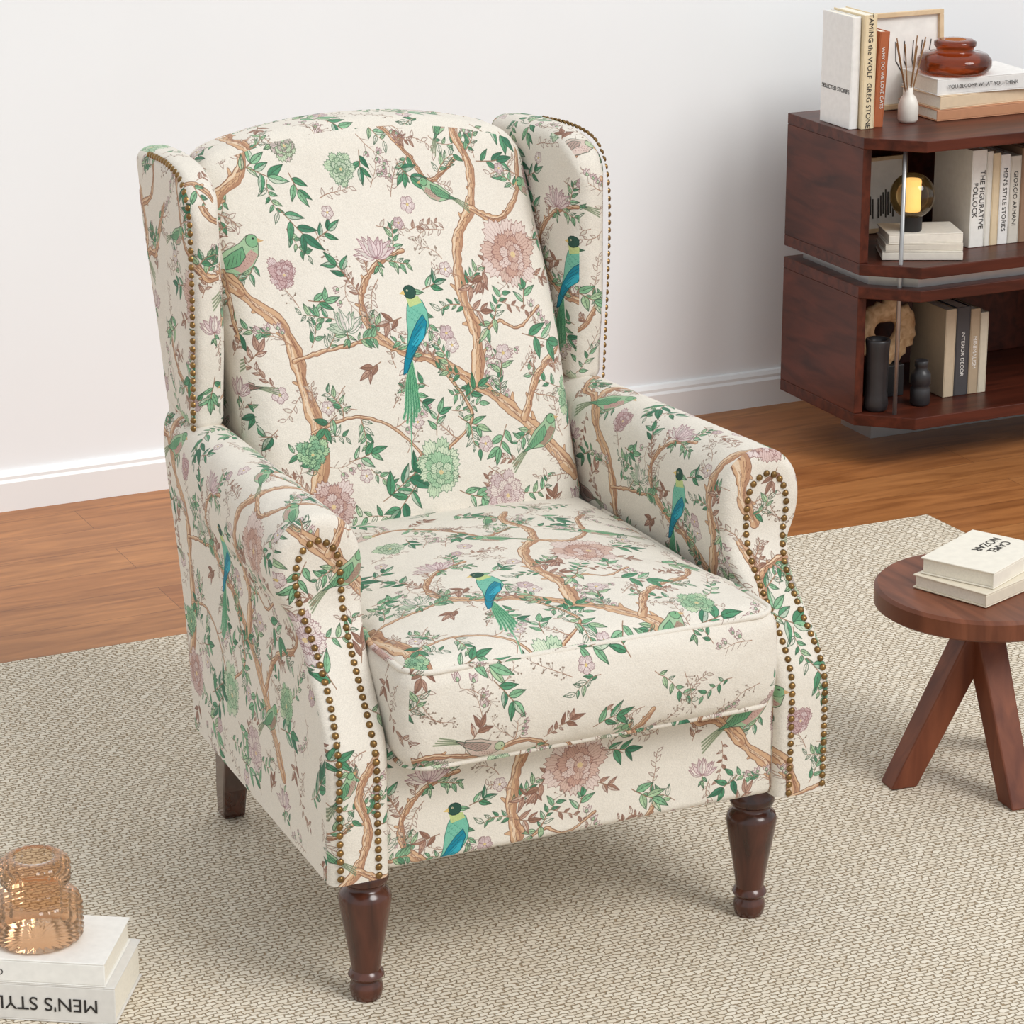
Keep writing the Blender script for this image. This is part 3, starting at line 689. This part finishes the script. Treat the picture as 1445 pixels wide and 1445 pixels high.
text("YOU BECOME WHAT YOU THINK",.011,(1.88,1.909,ZT+.069),Matrix.Rotation(-.04,3,'Z')@RX,ink,hs,'spine_text')
m=MB(); ag2=glass('brown_glass',(206,134,88),.5)
openlathe(m,[(.001,0),(.06,0),(.073,.006),(.078,.016),(.077,.028),(.068,.038),(.044,.042),(.038,.046),(.040,.052),(.044,.056),(.044,.064),(.036,.068),(.022,.068)],1.85,1.975,ZT+.0866,48)
m.obj('amber_glass_bowl',[ag2],None,True)
e,M=frame('zebra_picture_frame',1.60,1.80,2.06,ZU,.585,.008,.07,fr)
m=MB()
for j in range(2):
    bx=1.70+.05*j
    for i in range(7): m.box(bx-.02+i*.006,bx-.017+i*.006,-.006,-.0045,.03+.004*(i%3),.09-.006*abs(i-3),0,M)
m.obj('zebra_print',[drk],e)
ls=empty('book_stack_in_cubby'); m=MB(); A=math.radians(-22)
for i,(w,d,h) in enumerate(((.165,.115,.018),(.16,.11,.016),(.155,.105,.020))):
    flatbook(m,w,d,h,Matrix.Translation((1.700,1.850,ZU+.001+(0,.018,.034)[i]))@Matrix.Rotation(A+.06*(i-1),4,'Z'),i+1)
m.obj('books',[page,cov((228,222,210)),cov((220,212,198)),cov((236,230,218))],ls,False,.001)
lp=empty('globe_table_lamp'); lx,ly,lz=1.672,1.84,ZU+.0555; blk=plain('matte_black',(30,29,30),.5)
m=MB(); m.lathe([(.001,0),(.021,0),(.022,.003),(.022,.036),(.016,.04),(.001,.04)],lx,ly,lz,32); m.obj('lamp_base',[blk],lp,True,autosm=.6)
gm,nt,b=newmat('lamp_glow'); b.inputs['Base Color'].default_value=srgb(255,230,180); b.inputs['Emission Color'].default_value=srgb(255,224,160); b.inputs['Emission Strength'].default_value=.95
m=MB(); m.lathe([(.001,.04),(.017,.04),(.0175,.044),(.0175,.102),(.016,.106),(.001,.107)],lx,ly,lz,32); m.obj('lamp_light',[gm],lp,True,autosm=.6)
m=MB(); openlathe(m,[(.047*math.sin(t),.072-.047*math.cos(t)) for t in np.linspace(.5,math.pi-.01,20)],lx,ly,lz,36); m.obj('lamp_globe',[glass('globe_glass',(244,222,184),.04)],lp,True)
m=MB(); cb=empty('books_in_upper_cubby'); cl=[(240,238,232),(232,228,218),(226,206,172),(238,236,232),(214,208,196),(150,120,96),(236,234,230),(90,80,76)]
x=1.822; ts=[.036,.014,.018,.024,.026,.024,.03,.03]; hs_=[.205,.2,.195,.19,.185,.2,.19,.2]; ps=[]
for i,t in enumerate(ts): upbook(m,x,1.85,ZU,t,.14,hs_[i],i+1); ps.append(x+t/2); x+=t+.001
m.obj('books',[page]+[cov(c) for c in cl],cb,False,.001)
text("THE FIGURATIVE\nPOLLOCK",.0165,(ps[0],1.8495,ZU+.10),RV,ink,cb,'spine_text')
text("MEN'S STYLE STORIES",.014,(ps[3],1.8495,ZU+.095),RV,ink,cb,'spine_text2'); text("GIORGIO ARMANI",.014,(ps[4],1.8495,ZU+.095),RV,ink,cb,'spine_text3')
wr=empty('driftwood_ring_sculpture'); m=MB(); n=40;k=12; cx,cy,cz=1.672,1.925,ZL+.137;vs=[];fs=[]
rr=random.Random(5); jit=[rr.uniform(.88,1.12) for _ in range(n)]
for i in range(n):
    a=2*math.pi*i/n; Ri=.024*(1+.15*math.sin(a*3)); Ro=.072*jit[i]; c_=(Ri+Ro)/2; h_=(Ro-Ri)/2
    for q in range(k):
        t=2*math.pi*q/k; rad=c_+h_*math.cos(t); vs.append((cx+rad*math.cos(a),cy+.014*math.sin(t),cz+rad*math.sin(a)))
for i in range(n):
    for q in range(k): fs.append((i*k+q,i*k+(q+1)%k,((i+1)%n)*k+(q+1)%k,((i+1)%n)*k+q))
m.add(vs,fs); m.obj('wood_ring',[wood('driftwood',(184,140,98),(232,198,154),.7,(40,40,40),0)],wr,True)
m=MB(); m.box(cx-.04,cx+.04,cy-.022,cy+.022,ZL,ZL+.068); m.obj('stand',[blk],wr,False,.002)
dk=plain('dark_ceramic',(44,42,44),.4,0,.2,30)
m=MB(); m.lathe([(.001,0),(.020,0),(.024,.004),(.026,.015),(.024,.03),(.023,.04),(.024,.13),(.026,.148),(.025,.152),(.020,.152),(.019,.14),(.001,.12)],1.60,1.835,ZL,32); m.obj('tall_black_vase',[dk],None,True)
m=MB(); m.lathe([(.001,0),(.018,0),(.021,.004),(.021,.035),(.017,.04),(.021,.045),(.021,.066),(.017,.072),(.012,.078),(.014,.084),(.015,.094),(.012,.096),(.001,.09)],1.705,1.83,ZL,32); m.obj('small_black_vase',[dk],None,True)
m=MB(); lbk=empty('books_in_lower_cubby'); cl=[(196,178,152),(70,68,70),(176,156,130),(206,196,176)]; x=1.775; ps=[]
for i,(t,h) in enumerate(((.026,.19),(.034,.192),(.024,.185),(.02,.175))): upbook(m,x,1.85,ZL,t,.13,h,i+1); ps.append(x+t/2); x+=t+.001
m.obj('books',[page]+[cov(c) for c in cl],lbk,False,.001)
text("MINIMALISM",.013,(ps[2],1.8495,ZL+.09),RV,inkw,lbk,'spine_text'); text("INTERIOR DECOR",.012,(ps[1],1.8495,ZL+.09),RV,inkw,lbk,'spine_text2')

# ================================================================== LIGHT + CAMERA
w=bpy.data.worlds.new('World'); sc.world=w; w.use_nodes=True; bg=w.node_tree.nodes['Background']; bg.inputs['Color'].default_value=(.95,.98,1,1); bg.inputs['Strength'].default_value=.80
def sun(name,dirv,e,ang,col=(1,1,1)):
    l=bpy.data.lights.new(name,'SUN'); l.energy=e; l.angle=math.radians(ang); l.color=col; o=bpy.data.objects.new(name,l); sc.collection.objects.link(o)
    o.rotation_euler=Vector(dirv).to_track_quat('-Z','Y').to_euler(); o.location=(0,0,3); return o
sun('sun_key',(-.40,.85,-.9),1.7,26,(1,.98,.955))
cd=bpy.data.cameras.new('camera'); cam=bpy.data.objects.new('camera',cd); sc.collection.objects.link(cam); sc.camera=cam
cd.sensor_width=36; cd.lens=4258/1445*36; cam.location=(-1.6754,-3.2585,1.8699); cam.rotation_euler=(math.pi/2-.3192,0,-.4467); cd.clip_end=50
